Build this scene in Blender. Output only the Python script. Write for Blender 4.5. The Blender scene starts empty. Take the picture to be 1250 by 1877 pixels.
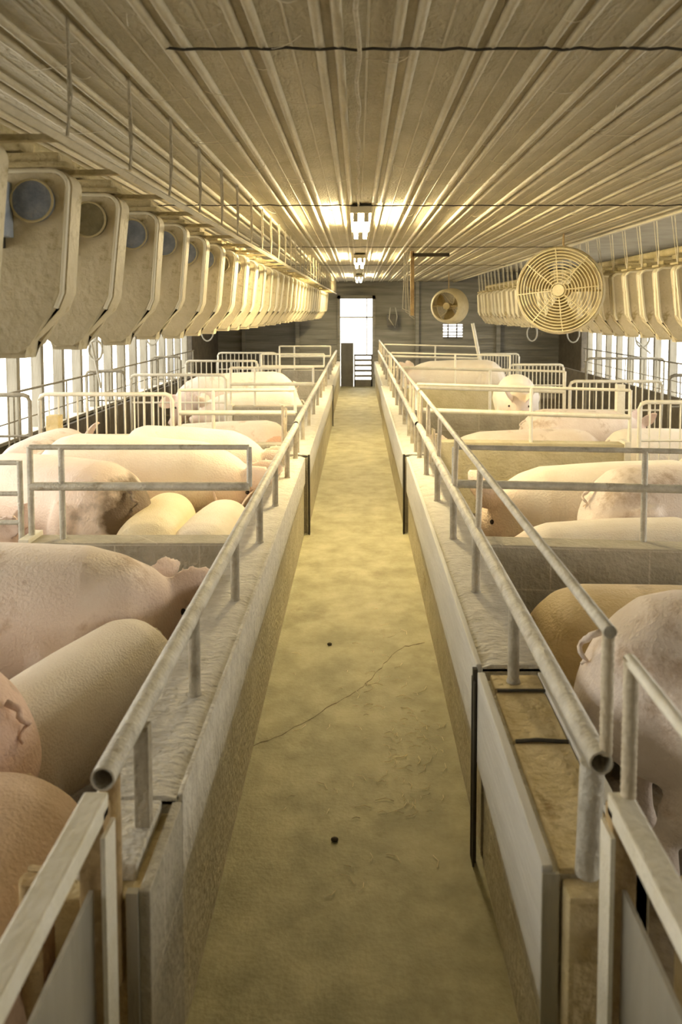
import bpy, bmesh, math, random
from mathutils import Vector, Matrix
random.seed(7)
R = math.radians
sc = bpy.context.scene
C = sc.collection

# ------------------------------------------------------------ camera, light, exposure
F_PX, PITCH = 1400.0, 3.5
cam = bpy.data.cameras.new('camera')
cam.sensor_width = 36; cam.sensor_fit = 'AUTO'
cam.lens = F_PX / 1877 * 36
cam.shift_x = -31 / 1877
cam.shift_y = -(938.5 - (572 + F_PX * math.tan(R(PITCH)))) / 1877
cam.clip_start = 0.05; cam.clip_end = 200
cam.dof.use_dof = True; cam.dof.focus_distance = 4.5; cam.dof.aperture_fstop = 4.0
camo = bpy.data.objects.new('camera', cam); C.objects.link(camo)
camo.location = (0, 0, 1.7); camo.rotation_euler = (R(90 - PITCH), 0, 0)
sc.camera = camo
sc.view_settings.view_transform = 'Standard'; sc.view_settings.look = 'None'
sc.view_settings.gamma = 1; sc.view_settings.use_curve_mapping = False
sc.view_settings.exposure = 0.82
w = bpy.data.worlds.new('overcast_sky'); sc.world = w; w.use_nodes = True
bg = w.node_tree.nodes['Background']
bg.inputs[0].default_value = (1.0, 0.955, 0.865, 1); bg.inputs[1].default_value = 3.4
sc.cycles.max_bounces = 8; sc.cycles.diffuse_bounces = 5; sc.cycles.sample_clamp_indirect = 8
LAMP_COL = (1.0, 0.82, 0.47); LAMP_W = 165
CEIL = 2.4; XL = -3.2; XR = 4.6; YE = 17.5; YB = -3.0

def portal(x, y, z, sx, sy, rot):
    l = bpy.data.lights.new('window_daylight', 'AREA'); l.shape = 'RECTANGLE'; l.size = sx; l.size_y = sy
    l.cycles.is_portal = True
    o = bpy.data.objects.new('window_daylight', l); C.objects.link(o); o.location = (x, y, z); o.rotation_euler = rot
portal(XL - .1, 5.85, 1.3, 1.6, 17.7, (0, R(-90), 0))
portal(XR + .1, 6.35, 1.3, 1.7, 18.7, (0, R(90), 0))

# ------------------------------------------------------------ materials
def mat(name, c1, c2=None, scale=6, rough=.8, bump=.0, bscale=40, metal=0, stain=None, sthr=.55, sscale=2.0, stretch=(1, 1, 1), mix=.5, emit=None):
    m = bpy.data.materials.new(name); m.use_nodes = True
    nt = m.node_tree; N = nt.nodes; L = nt.links; b = N['Principled BSDF']
    b.inputs['Roughness'].default_value = rough; b.inputs['Metallic'].default_value = metal
    if emit:
        b.inputs['Base Color'].default_value = (*c1, 1)
        b.inputs['Emission Color'].default_value = (*emit[0], 1); b.inputs['Emission Strength'].default_value = emit[1]
        return m
    tc = N.new('ShaderNodeTexCoord'); mp = N.new('ShaderNodeMapping'); mp.inputs['Scale'].default_value = stretch
    L.new(tc.outputs['Object'], mp.inputs[0])
    n = N.new('ShaderNodeTexNoise'); n.inputs['Scale'].default_value = scale; n.inputs['Detail'].default_value = 8; n.inputs['Roughness'].default_value = .65
    L.new(mp.outputs[0], n.inputs['Vector'])
    r = N.new('ShaderNodeValToRGB'); r.color_ramp.elements[0].position = .35; r.color_ramp.elements[1].position = .65
    r.color_ramp.elements[0].color = (*c1, 1); r.color_ramp.elements[1].color = (*(c2 or c1), 1)
    L.new(n.outputs[0], r.inputs[0]); out = r.outputs[0]
    if stain:
        n2 = N.new('ShaderNodeTexNoise'); n2.inputs['Scale'].default_value = sscale; n2.inputs['Detail'].default_value = 6
        n2.inputs['Roughness'].default_value = .7
        L.new(mp.outputs[0], n2.inputs['Vector'])
        r2 = N.new('ShaderNodeValToRGB'); r2.color_ramp.elements[0].position = sthr; r2.color_ramp.elements[1].position = sthr + .12
        L.new(n2.outputs[0], r2.inputs[0])
        mx = N.new('ShaderNodeMix'); mx.data_type = 'RGBA'
        L.new(r2.outputs[0], mx.inputs[0]); L.new(out, mx.inputs[6]); mx.inputs[7].default_value = (*stain, 1); out = mx.outputs[2]
    L.new(out, b.inputs['Base Color'])
    if bump:
        n3 = N.new('ShaderNodeTexNoise'); n3.inputs['Scale'].default_value = bscale; n3.inputs['Detail'].default_value = 6
        L.new(mp.outputs[0], n3.inputs['Vector'])
        bp = N.new('ShaderNodeBump'); bp.inputs['Strength'].default_value = bump; bp.inputs['Distance'].default_value = .02
        L.new(n3.outputs[0], bp.inputs['Height']); L.new(bp.outputs[0], b.inputs['Normal'])
    m['out'] = 1
    return m

def add_blocks(m, w_=.4, h_=.2, col=(.30, .27, .18)):
    """mortar joints of a block wall on top of a material (object coordinates: along = max of x,y)."""
    nt = m.node_tree; N = nt.nodes; L = nt.links; b = N['Principled BSDF']
    tc = N.new('ShaderNodeTexCoord'); sp = N.new('ShaderNodeSeparateXYZ'); L.new(tc.outputs['Object'], sp.inputs[0])
    ad = N.new('ShaderNodeMath'); L.new(sp.outputs[0], ad.inputs[0]); L.new(sp.outputs[1], ad.inputs[1])
    cb = N.new('ShaderNodeCombineXYZ'); L.new(ad.outputs[0], cb.inputs[0]); L.new(sp.outputs[2], cb.inputs[1])
    br = N.new('ShaderNodeTexBrick'); br.inputs['Scale'].default_value = 1
    br.inputs['Brick Width'].default_value = w_; br.inputs['Row Height'].default_value = h_
    br.inputs['Mortar Size'].default_value = .004; br.inputs['Mortar Smooth'].default_value = .3
    L.new(cb.outputs[0], br.inputs['Vector'])
    old = b.inputs['Base Color'].links[0].from_socket
    mx = N.new('ShaderNodeMix'); mx.data_type = 'RGBA'
    L.new(br.outputs['Fac'], mx.inputs[0]); L.new(old, mx.inputs[6]); mx.inputs[7].default_value = (*col, 1)
    L.new(mx.outputs[2], b.inputs['Base Color'])
    return m

M = {}
M['floor'] = mat('aisle_concrete', (.27, .245, .13), (.44, .40, .24), 5, .66, .16, 70, stain=(.235, .205, .105), sthr=.58, sscale=1.6)
M['penfloor'] = mat('dirty_pen_floor', (.10, .075, .045), (.22, .17, .10), 5, .8, .5, 30)
M['ceiling'] = mat('dusty_ribbed_steel', (.38, .34, .225), (.50, .455, .32), 4, .6, .5, 55, stain=(.38, .33, .20), sthr=.6, sscale=3, stretch=(1.5, .7, 1))
M['rib'] = mat('dusty_rib', (.46, .41, .28), (.58, .53, .39), 5, .6, .4, 60, stain=(.34, .29, .18), sthr=.62, sscale=8, stretch=(1, .6, 1))
M['soffit'] = mat('dusty_plywood', (.30, .26, .18), (.38, .34, .24), 3, .8, .4, 50)
M['block'] = add_blocks(mat('pen_block', (.50, .45, .32), (.62, .57, .44), 7, .85, .6, 45, stain=(.40, .33, .19), sthr=.6, sscale=2.5), col=(.66, .60, .44))
M['cross'] = add_blocks(mat('cross_block', (.34, .31, .235), (.46, .42, .33), 6, .85, .5, 45, stain=(.26, .22, .15), sthr=.56, sscale=2), col=(.52, .48, .38))
M['lamplitconc'] = mat('lamplit_smooth_concrete', (.48, .42, .26), (.60, .54, .37), 5, .85, .4, 45, stain=(.38, .32, .18), sthr=.58, sscale=3)  # yellow lamplight is mixed into this concrete colour
M['board'] = mat('grey_cap_board', (.55, .53, .47), (.66, .64, .58), 9, .6, .2, 60, stretch=(1, .15, 1))
M['topcrust'] = mat('worn_top', (.58, .54, .45), (.72, .68, .58), 12, .9, .8, 35, stain=(.40, .36, .26), sthr=.60, sscale=7, stretch=(1, 1.8, 1))
M['rustyconc'] = mat('rusty_concrete', (.56, .44, .21), (.70, .58, .34), 9, .85, .6, 40, stain=(.32, .22, .08), sthr=.58, sscale=6)
M['rail'] = mat('dusty_galvanised_pipe', (.44, .41, .33), (.64, .61, .52), 14, .5, .35, 90, metal=.1, stain=(.30, .25, .17), sthr=.56, sscale=9)
M['postm'] = mat('rust_stained_post', (.30, .26, .18), (.46, .41, .31), 14, .6, .35, 80, stain=(.2, .15, .09), sthr=.6, sscale=9)
M['railw'] = mat('pale_painted_steel', (.72, .67, .52), (.82, .78, .66), 14, .5, .2, 80, stain=(.48, .38, .22), sthr=.64, sscale=8)
M['raild'] = mat('dull_dark_steel', (.20, .18, .13), (.32, .29, .22), 14, .55, .3, 80, metal=.2)
M['rebar'] = mat('rusty_rebar', (.50, .42, .28), (.66, .58, .43), 20, .7, .3, 80, stain=(.30, .2, .1), sthr=.6, sscale=12)
M['sheet'] = mat('scuffed_sheet_metal', (.36, .34, .27), (.60, .57, .48), 4, .4, .2, 60, metal=.35, stretch=(1, 1, .18))
M['rust'] = mat('rusty_angle_iron', (.30, .2, .09), (.52, .38, .18), 9, .8, .4, 60)
M['dark'] = mat('dark_gap', (.045, .038, .025), (.07, .06, .04), 9, .9)
M['feeder'] = mat('cream_feeder_plastic', (.50, .43, .265), (.66, .58, .40), 4.5, .6, .35, 40, stain=(.36, .29, .14), sthr=.54, sscale=9)
M['feederedge'] = mat('pale_feeder_edge', (.74, .68, .50), (.80, .74, .56), 6, .5, .2, 40)
M['feederlid'] = mat('dusty_feeder_lid', (.40, .33, .16), (.56, .47, .27), 9, .8, .6, 50)
M['cap'] = mat('dusty_blue_cap', (.10, .12, .16), (.26, .28, .31), 9, .6, .3, 60, stain=(.34, .30, .2), sthr=.58, sscale=14)
M['capb'] = mat('olive_worn_cap', (.12, .10, .04), (.24, .20, .10), 12, .7, .3, 60)
M['slide'] = mat('blue_grey_slide', (.34, .40, .50), (.55, .60, .66), 14, .5, .2, 60)
M['string'] = mat('dusty_cord', (.40, .35, .23), (.58, .52, .38), 30, .9, .5, 120)
M['stringp'] = mat('pale_cord', (.66, .60, .44), (.78, .72, .56), 30, .9, .5, 120)
M['fan'] = mat('cream_fan_paint', (.64, .56, .34), (.74, .66, .44), 8, .5, .2, 60, stain=(.5, .40, .2), sthr=.6, sscale=6)
M['fanb'] = mat('brown_fan_dust', (.40, .31, .13), (.58, .47, .25), 8, .8, .3, 60)
M['siding'] = mat('grey_metal_siding', (.17, .16, .13), (.30, .285, .24), 5, .55, .2, 40, stretch=(.2, 1, 3))
M['sidingd'] = mat('dark_board_wall', (.06, .05, .035), (.12, .10, .07), 6, .8, .3, 40)
M['stud'] = mat('grey_timber_stud', (.22, .20, .15), (.33, .31, .25), 8, .7, .2, 60, stretch=(1, 1, .2))
M['sill'] = mat('pale_sill', (.55, .51, .42), (.66, .62, .52), 8, .7, .2, 60)
M['wire'] = mat('thin_wire', (.40, .40, .38), (.50, .50, .48), 8, .5)
M['snow'] = mat('pale_yard_ground', (.70, .69, .66), (.78, .77, .74), 1, .9)
M['tube'] = mat('lit_fluorescent_tube', (.9, .9, .8), emit=(LAMP_COL, LAMP_W))
M['fixture'] = mat('dusty_fixture', (.55, .50, .36), (.65, .60, .45), 8, .6)
M['straw'] = mat('dry_straw', (.80, .70, .44), (.93, .86, .62), 30, .8)
M['crack'] = mat('floor_crack', (.10, .075, .03), (.15, .11, .05), 30, .9)
M['dung'] = mat('dark_dropping', (.05, .035, .02), (.08, .06, .03), 30, .9)
M['door'] = mat('dark_door_panel', (.075, .07, .06), (.12, .11, .09), 5, .6)
M['screen'] = mat('pale_screen_frame', (.55, .56, .56), (.62, .63, .63), 5, .6)
M['hose'] = mat('grey_hose', (.36, .34, .28), (.48, .46, .38), 9, .6)
M['eye'] = mat('dark_eye', (.02, .012, .01), (.03, .02, .015), 9, .2)
M['nostril'] = mat('dark_nostril', (.12, .05, .04), (.16, .07, .06), 9, .6)

def pig_mat(name, c1, c2, dirt, sthr=.60, rump=None, ear=None):
    m = mat(name, c1, c2, 3.2, .62, .34, 85, stain=dirt, sthr=sthr, sscale=3.4)
    nt = m.node_tree; N = nt.nodes; L = nt.links; b = N['Principled BSDF']
    b.inputs['Subsurface Weight'].default_value = .0
    b.inputs['Sheen Weight'].default_value = .25; b.inputs['Sheen Roughness'].default_value = .5
    b.inputs['Sheen Tint'].default_value = (1, .95, .88, 1)
    col = b.inputs['Base Color'].links[0].from_socket
    tc0 = N.new('ShaderNodeTexCoord'); sx = N.new('ShaderNodeSeparateXYZ'); L.new(tc0.outputs['Object'], sx.inputs[0])
    nz0 = N.new('ShaderNodeTexNoise'); nz0.inputs['Scale'].default_value = 6; L.new(tc0.outputs['Object'], nz0.inputs['Vector'])
    m0 = N.new('ShaderNodeMath'); m0.operation = 'MULTIPLY_ADD'; L.new(nz0.outputs[0], m0.inputs[0]); m0.inputs[1].default_value = .35; L.new(sx.outputs[0], m0.inputs[2])
    mr = N.new('ShaderNodeMapRange'); mr.inputs['From Min'].default_value = .7; mr.inputs['From Max'].default_value = 1.0; mr.inputs['To Max'].default_value = .32
    L.new(m0.outputs[0], mr.inputs[0])
    mx0 = N.new('ShaderNodeMix'); mx0.data_type = 'RGBA'; L.new(mr.outputs[0], mx0.inputs[0]); L.new(col, mx0.inputs[6]); mx0.inputs[7].default_value = (.74, .42, .29, 1)
    L.new(mx0.outputs[2], b.inputs['Base Color']); col = mx0.outputs[2]
    if rump:      # dried dirt smeared on the hams: a blob with a noisy edge around one spot
        tc = N.new('ShaderNodeTexCoord'); nz = N.new('ShaderNodeTexNoise'); nz.inputs['Scale'].default_value = 7; nz.inputs['Detail'].default_value = 6
        L.new(tc.outputs['Object'], nz.inputs['Vector'])
        vm = N.new('ShaderNodeVectorMath'); vm.operation = 'DISTANCE'; L.new(tc.outputs['Object'], vm.inputs[0]); vm.inputs[1].default_value = rump[0]
        ma = N.new('ShaderNodeMath'); ma.operation = 'MULTIPLY_ADD'; L.new(nz.outputs[0], ma.inputs[0]); ma.inputs[1].default_value = .42; L.new(vm.outputs['Value'], ma.inputs[2])
        rp = N.new('ShaderNodeValToRGB'); rp.color_ramp.elements[0].position = rump[1]; rp.color_ramp.elements[1].position = rump[1] + .09
        rp.color_ramp.elements[0].color = (1, 1, 1, 1); rp.color_ramp.elements[1].color = (0, 0, 0, 1)
        L.new(ma.outputs[0], rp.inputs[0])
        mx = N.new('ShaderNodeMix'); mx.data_type = 'RGBA'; L.new(rp.outputs[0], mx.inputs[0]); L.new(col, mx.inputs[6]); mx.inputs[7].default_value = (.15, .095, .045, 1)
        L.new(mx.outputs[2], b.inputs['Base Color'])
    return m
M['pig'] = pig_mat('pink_pig_skin', (.76, .63, .52), (.87, .76, .66), (.56, .42, .30), .54)
M['pigw'] = pig_mat('pale_pig_skin', (.84, .74, .60), (.91, .83, .71), (.70, .56, .42), .64)
M['pigy'] = pig_mat('yellowish_pig_skin', (.86, .72, .44), (.92, .80, .56), (.72, .56, .32), .64)
M['pigb'] = pig_mat('brown_stained_pig_skin', (.52, .36, .22), (.68, .49, .34), (.36, .24, .12), .58)
M['pigo'] = pig_mat('ochre_soiled_pig_skin', (.52, .38, .16), (.66, .50, .26), (.38, .26, .10), .56)
M['pigr'] = pig_mat('reddish_pig_skin', (.64, .43, .32), (.78, .56, .44), (.42, .26, .17), .6)
M['pigd'] = pig_mat('pig_skin_with_dirty_rump', (.82, .63, .49), (.90, .75, .62), (.66, .46, .33), .64, rump=((-.66, -.04, .52), .44))

# ------------------------------------------------------------ mesh helpers
def box(bm, x0, x1, y0, y1, z0, z1, skew=0.0, bev=0):
    """axis box; skew shifts y by skew*(x-x0)."""
    vs = []
    for z in (z0, z1):
        for (x, y) in ((x0, y0), (x1, y0), (x1, y1), (x0, y1)):
            vs.append(bm.verts.new((x, y + skew * (x - x0), z)))
    fs = [bm.faces.new([vs[i] for i in q]) for q in ((3, 2, 1, 0), (4, 5, 6, 7), (0, 1, 5, 4), (1, 2, 6, 5), (2, 3, 7, 6), (3, 0, 4, 7))]
    if bev:
        es = list({e for f in fs for e in f.edges})
        bmesh.ops.bevel(bm, geom=es, offset=bev, segments=2, affect='EDGES', profile=.6)
    return vs

def frame_for(d):
    d = d.normalized(); up = Vector((0, 0, 1)) if abs(d.z) < .9 else Vector((0, 1, 0))
    s = d.cross(up).normalized(); return s, s.cross(d).normalized()

def loft(bm, pts, radii, seg=12, power=2.0, fixed_up=False, closed_ends=True):
    """pts: centres; radii: (half width, half height) per ring."""
    n = len(pts); rings = []
    pts = [Vector(p) for p in pts]; lastN = None
    for i, p in enumerate(pts):
        d = (pts[min(i + 1, n - 1)] - pts[max(i - 1, 0)])
        s, u = frame_for(d)
        if lastN is not None and s.dot(lastN) < 0: s, u = -s, -u
        lastN = s
        a, b_ = radii[i] if isinstance(radii[i], (tuple, list)) else (radii[i], radii[i])
        ring = []
        for k in range(seg):
            t = 2 * math.pi * k / seg; c, q = math.cos(t), math.sin(t)
            e = 2 / power
            x = math.copysign(abs(c) ** e, c); y = math.copysign(abs(q) ** e, q)
            ring.append(bm.verts.new(p + s * (x * a) + u * (y * b_)))
        rings.append(ring)
    for i in range(n - 1):
        for k in range(seg):
            k2 = (k + 1) % seg
            bm.faces.new((rings[i][k], rings[i][k2], rings[i + 1][k2], rings[i + 1][k]))
    if closed_ends:
        bm.faces.new(list(reversed(rings[0]))); bm.faces.new(rings[-1])
    return rings

def tube(bm, pts, r, seg=10, ends=True):
    return loft(bm, pts, [r] * len(pts), seg, closed_ends=ends)

def prism_y(bm, prof, y0, y1, bev=0):
    """closed XZ profile extruded along y."""
    a = [bm.verts.new((x, y0, z)) for x, z in prof]; b_ = [bm.verts.new((x, y1, z)) for x, z in prof]
    n = len(prof); fs = [bm.faces.new(a), bm.faces.new(list(reversed(b_)))]
    for i in range(n): fs.append(bm.faces.new((a[i], b_[i], b_[(i + 1) % n], a[(i + 1) % n])))
    if bev:
        es = list(set(list(fs[0].edges) + list(fs[1].edges)))
        bmesh.ops.bevel(bm, geom=es, offset=bev, segments=3, affect='EDGES')

def sphere(bm, c, r, seg=12):
    bmesh.ops.create_uvsphere(bm, u_segments=seg, v_segments=max(6, seg // 2), radius=r, matrix=Matrix.Translation(c))

def NB(): return bmesh.new()

def obj(name, bm, m, parent=None, smooth=False, loc=None):
    bmesh.ops.recalc_face_normals(bm, faces=bm.faces)
    me = bpy.data.meshes.new(name); bm.to_mesh(me); bm.free()
    o = bpy.data.objects.new(name, me); C.objects.link(o)
    for mm in (m if isinstance(m, list) else [m]): me.materials.append(M[mm] if isinstance(mm, str) else mm)
    if smooth:
        for p in me.polygons: p.use_smooth = True
        try: me.set_sharp_from_angle(angle=R(50))
        except Exception: pass
    if parent: o.parent = parent
    if loc: o.location = loc
    return o

def tag(o, label, cat, group=None, kind=None):
    if label: o['label'] = label
    if cat: o['category'] = cat
    if group: o['group'] = group
    if kind: o['kind'] = kind
    return o

def thing(name, label, cat, loc=(0, 0, 0), rz=0, group=None):
    o = bpy.data.objects.new(name, None); C.objects.link(o); o.empty_display_size = .1
    o.location = loc; o.rotation_euler = (0, 0, rz)
    return tag(o, label, cat, group)

def copy_tree(o, parent=None):
    c = o.copy(); C.objects.link(c); c.parent = parent
    for ch in list(o.children): copy_tree(ch, c)
    return c

def struct(name, bm, m, smooth=False):
    o = obj(name, bm, m, None, smooth); o['kind'] = 'structure'; return o

# ------------------------------------------------------------ setting: shell
b = NB(); box(b, -.42, .40, YB, YE, -.12, 0); floor = struct('floor', b, 'floor')
b = NB(); box(b, XL, -.42, YB, YE, -.14, -.004); struct('floor', b, 'penfloor')
b = NB(); box(b, .40, XR, YB, YE, -.14, -.004); struct('floor', b, 'penfloor')
b = NB(); box(b, -60, 60, -40, 90, -.5, -.45); struct('ground', b, 'snow')
b = NB(); box(b, XL - .2, 2.2, YB, YE, CEIL, CEIL + .05); struct('ceiling', b, 'ceiling')
b = NB(); box(b, 2.2, XR + .2, YB, YE, CEIL + .22, CEIL + .27); struct('ceiling', b, 'soffit')
b = NB(); box(b, 2.17, 2.2, YB, YE, CEIL - .03, CEIL + .27); struct('trim_1', b, 'rib')
b = NB(); box(b, XL - .2, XR + .2, YB, YE, CEIL + .32, CEIL + .5); struct('roof', b, 'soffit')

# ribs pressed into the ceiling steel: pairs of rounded ribs, a thin one between
n = 0
x = -.075 - .2 * 15
while x < 2.15:
    for dx in (-.025, .025):
        if XL < x + dx < 2.15:
            b = NB()
            yy = [YB, 0, 2.0, 2.03, 2.06, 5, 9, 13, YE]
            rr = .0135
            tube(b, [(x + dx + random.uniform(-.0015, .0015), y, CEIL - .004) for y in yy], rr, 8)
            n += 1; struct('trim_%d' % (n + 10), b, 'rib', True)
    b = NB(); tube(b, [(x + .1, YB, CEIL), (x + .1, YE, CEIL)], .0035, 6); n += 1; struct('trim_%d' % (n + 10), b, 'rib', True)
    x += .2
# lap seams across the ceiling panels
for k, (ys, xa, xb) in enumerate(((2.03, -.5, 2.15), (4.95, XL, 2.15), (8.1, XL, 2.15), (11.2, XL, 2.15))):
    b = NB(); pts = []
    for i in range(60):
        xx = xa + (xb - xa) * i / 59
        pts.append((xx, ys + random.uniform(-.006, .006), CEIL - .014 - .006 * abs(math.sin(i * 1.3))))
    tube(b, pts, .004, 5); struct('trim_%d' % (200 + k), b, 'dark', True)

# side walls: lower wall, header, studs with open screened bays between
b = NB(); box(b, XL - .12, XL, YB, YE, -.14, .5); box(b, XL - .12, XL, YB, YE, 2.1, CEIL); box(b, XL - .12, XL, 14.7, YE, .5, 2.1); box(b, XL - .12, XL, YB, -.6, .5, 2.1); struct('wall_left', b, 'sidingd')  # last box: unseen infill behind the camera, added to darken the near floor
b = NB(); box(b, XR, XR + .12, YB, YE, -.14, .42); box(b, XR, XR + .12, YB, YE, 2.15, CEIL + .3); box(b, XR, XR + .12, 15.7, YE, .42, 2.15); box(b, XR, XR + .12, YB, -.6, .42, 2.15); struct('wall_right', b, 'sidingd')  # same added infill on the right, out of view, cutting daylight near the camera
b = NB(); box(b, XL - .14, XL + .03, YB, 14.7, .5, .535); struct('trim_2', b, 'sill')
b = NB(); box(b, XR - .03, XR + .14, YB, 15.7, .42, .455); struct('trim_3', b, 'sill')
y = -.5; k = 0
while y < 14.6:
    b = NB(); box(b, XL - .11, XL - .01, y - .035, y + .035, .535, 2.1); struct('trim_%d' % (220 + k), b, 'stud'); k += 1; y += .55
y = -.2
while y < 15.7:
    b = NB(); box(b, XR + .01, XR + .11, y - .035, y + .035, .455, 2.15); struct('trim_%d' % (220 + k), b, 'stud'); k += 1; y += .575
b = NB()
for i in range(11): tube(b, [(XL - .125, YB, .6 + i * .14), (XL - .125, 14.7, .6 + i * .14)], .0028, 4)
struct('window_1', b, 'wire')
b = NB()
for i in range(12): tube(b, [(XR + .125, YB, .52 + i * .14), (XR + .125, 15.7, .52 + i * .14)], .0028, 4)
struct('window_2', b, 'wire')
# end wall with door opening, boards overlapping
b = NB()
def sidewall(x0, x1, z0, z1):
    z = z0
    while z < z1 - .001:
        zt = min(z + .12, z1)
        vs = [b.verts.new(p) for p in ((x0, YE - .03, z), (x1, YE - .03, z), (x1, YE, zt), (x0, YE, zt), (x0, YE + .08, z), (x1, YE + .08, z), (x1, YE + .08, zt), (x0, YE + .08, zt))]
        for q in ((0, 1, 2, 3), (0, 4, 5, 1), (3, 2, 6, 7), (1, 5, 6, 2), (0, 3, 7, 4), (4, 7, 6, 5)): b.faces.new([vs[i] for i in q])
        z = zt
sidewall(XL - .12, -.42, 0, CEIL + .3); sidewall(.36, 1.95, 0, CEIL + .3); sidewall(-.42, .36, 2.02, CEIL + .3)
sidewall(1.95, 2.4, 0, 1.1); sidewall(1.95, 2.4, 1.42, CEIL + .3); sidewall(2.4, XR + .12, 0, CEIL + .3)
struct('wall_back', b, 'siding')
b = NB(); box(b, XL - .12, XR + .12, YB - .12, YB, -.14, CEIL + .3); struct('wall_front', b, 'soffit')
b = NB(); box(b, -.47, -.40, YE - .05, YE + .02, 0, 2.08); box(b, .33, .40, YE - .05, YE + .02, 0, 2.08); box(b, -.47, .40, YE - .05, YE + .02, 2.0, 2.08)
door = struct('door_1', b, 'siding')
b = NB(); box(b, -.40, .33, YE + .0, YE + .03, 1.56, 1.6); box(b, .19, .215, YE, YE + .03, .7, 2.0); obj('door_screen_frame', b, 'screen', door)
b = NB(); box(b, 1.95, 2.4, YE, YE + .03, 1.1, 1.13)
for i in range(4): box(b, 1.95, 2.4, YE, YE + .02, 1.16 + i * .07, 1.185 + i * .07)
box(b, 2.05, 2.08, YE, YE + .02, 1.1, 1.42); box(b, 2.25, 2.28, YE, YE + .02, 1.1, 1.42)
struct('window_3', b, 'sidingd')
# posts on the end wall
for k, (xx, t) in enumerate(((-1.38, .09), (-2.6, .08), (1.35, .08), (3.2, .09))):
    b = NB(); box(b, xx - t / 2, xx + t / 2, YE - .12, YE - .04, 0, CEIL); struct('trim_%d' % (300 + k), b, 'siding')

t = thing('door_gate', 'dark half gate, solid panel and barred half, closing the far doorway', 'gate', (-.39, YE - .12, 0))
b = NB(); box(b, 0, .29, -.02, .02, 0, 1.0, bev=.004); obj('solid_panel', b, 'door', t)
b = NB(); box(b, .30, .33, -.02, .02, 0, .74); box(b, .69, .72, -.02, .02, 0, .74); box(b, .30, .72, -.02, .02, .70, .74); box(b, .30, .72, -.02, .02, .0, .16); obj('gate_frame', b, 'door', t)
for i in range(4):
    b = NB(); box(b, .33, .69, -.012, .012, .22 + i * .12, .27 + i * .12); obj('slat', b, 'door', t)

# floor marks
b = NB()
cr = [(-.41, 2.9), (-.31, 2.98), (-.21, 3.08), (-.106, 3.22), (-.05, 3.27), (.01, 3.36), (.06, 3.44), (.112, 3.56), (.17, 3.70), (.24, 3.79), (.30, 3.81), (.36, 3.85)]
pp = []
for i in range(len(cr) - 1):
    for j in range(4):
        f = j / 4; pp.append((cr[i][0] * (1 - f) + cr[i + 1][0] * f + random.uniform(-.004, .004), cr[i][1] * (1 - f) + cr[i + 1][1] * f + random.uniform(-.008, .008)))
for i in range(len(pp) - 1):
    (x0, y0), (x1, y1) = pp[i], pp[i + 1]; h = random.uniform(.002, .005)
    vs = [b.verts.new(q) for q in ((x0, y0 - h, .001), (x1, y1 - h, .001), (x1, y1 + h, .001), (x0, y0 + h, .001))]; b.faces.new(vs)
o = obj('crack', b, 'crack', floor)
b = NB()
for i in range(130):
    cl = random.choice(((.13, 3.0, .13, .35), (.13, 3.05, .08, .25), (.22, 2.7, .12, .25), (.05, 2.55, .15, .3), (.06, 3.5, .18, .5)))
    cx, cy = random.gauss(cl[0], cl[2]), random.gauss(cl[1], cl[3])
    if not (-.36 < cx < .34): continue
    a = random.uniform(0, math.pi); L_ = random.uniform(.02, .07)
    tube(b, [(cx, cy, .004), (cx + L_ * math.cos(a) * .5, cy + L_ * math.sin(a) * .5, .006), (cx + L_ * math.cos(a + .4), cy + L_ * math.sin(a + .4), .004)], .0013, 4)
tag(obj('straw', b, 'straw'), 'scattered dry straw bits on the aisle floor', 'straw', kind='stuff')
for i, (xx, yy, lb) in enumerate(((-.145, 3.81, 'small dark dropping on the aisle floor beyond the crack'), (-.075, 2.36, 'dark dropping lying in the middle of the aisle, nearest the camera'))):
    b = NB(); sphere(b, (0, 0, .007), .009, 10)
    for v in b.verts: v.co.z = max(0, v.co.z * .8); v.co.x *= 1.4
    tag(obj('dropping', b, 'dung', None, True, (xx, yy, 0)), lb, 'dropping')

# ------------------------------------------------------------ aisle walls
WZ = .61
def aisle_wall(side, y0, y1, label, xa, xb, board=True, chipped=False):
    """xa = aisle face |x|, xb = pen face |x|"""
    s = side
    t = thing('pen_wall', label, 'wall', (s * (xa + xb) / 2, y0, 0))
    cx = s * (xa + xb) / 2
    b = NB(); h = (xb - xa) / 2; box(b, -h, h, 0, y1 - y0, 0, WZ - .012); obj('block_wall', b, 'block', t)
    # worn mortar top
    b = NB(); ny = max(6, int((y1 - y0) / .05)); nx = 7; g = []
    for j in range(ny + 1):
        row = []
        for i in range(nx + 1):
            edge = 0 if 0 < i < nx else -.008
            row.append(b.verts.new((-h + 2 * h * i / nx, (y1 - y0) * j / ny, WZ + edge + random.uniform(-.003, .003))))
        g.append(row)
    for j in range(ny):
        for i in range(nx): b.faces.new((g[j][i], g[j][i + 1], g[j + 1][i + 1], g[j + 1][i]))
    lo = [[b.verts.new((v.co.x, v.co.y, WZ - .02)) for v in row] for row in (g[0], g[-1])]
    for i in range(nx): b.faces.new((g[0][i], lo[0][i], lo[0][i + 1], g[0][i + 1])); b.faces.new((g[-1][i], g[-1][i + 1], lo[1][i + 1], lo[1][i]))
    obj('worn_top', b, 'topcrust', t, True)
    if board:
        b = NB(); xo = -s * h; x1 = xo - s * (.018 if s > 0 else .012)
        box(b, min(xo, x1), max(xo, x1), .01, y1 - y0 - .03, .34 if s > 0 else .41, WZ - .002, bev=.004); obj('cap_board', b, 'board' if s > 0 else 'topcrust', t)
    return t
aisle_wall(-1, 1.66, 5.72, 'long near block wall along the left side of the aisle', .41, .60)
aisle_wall(-1, 5.80, 11.3, 'left aisle block wall in the middle stretch of the barn', .385, .58)
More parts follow.
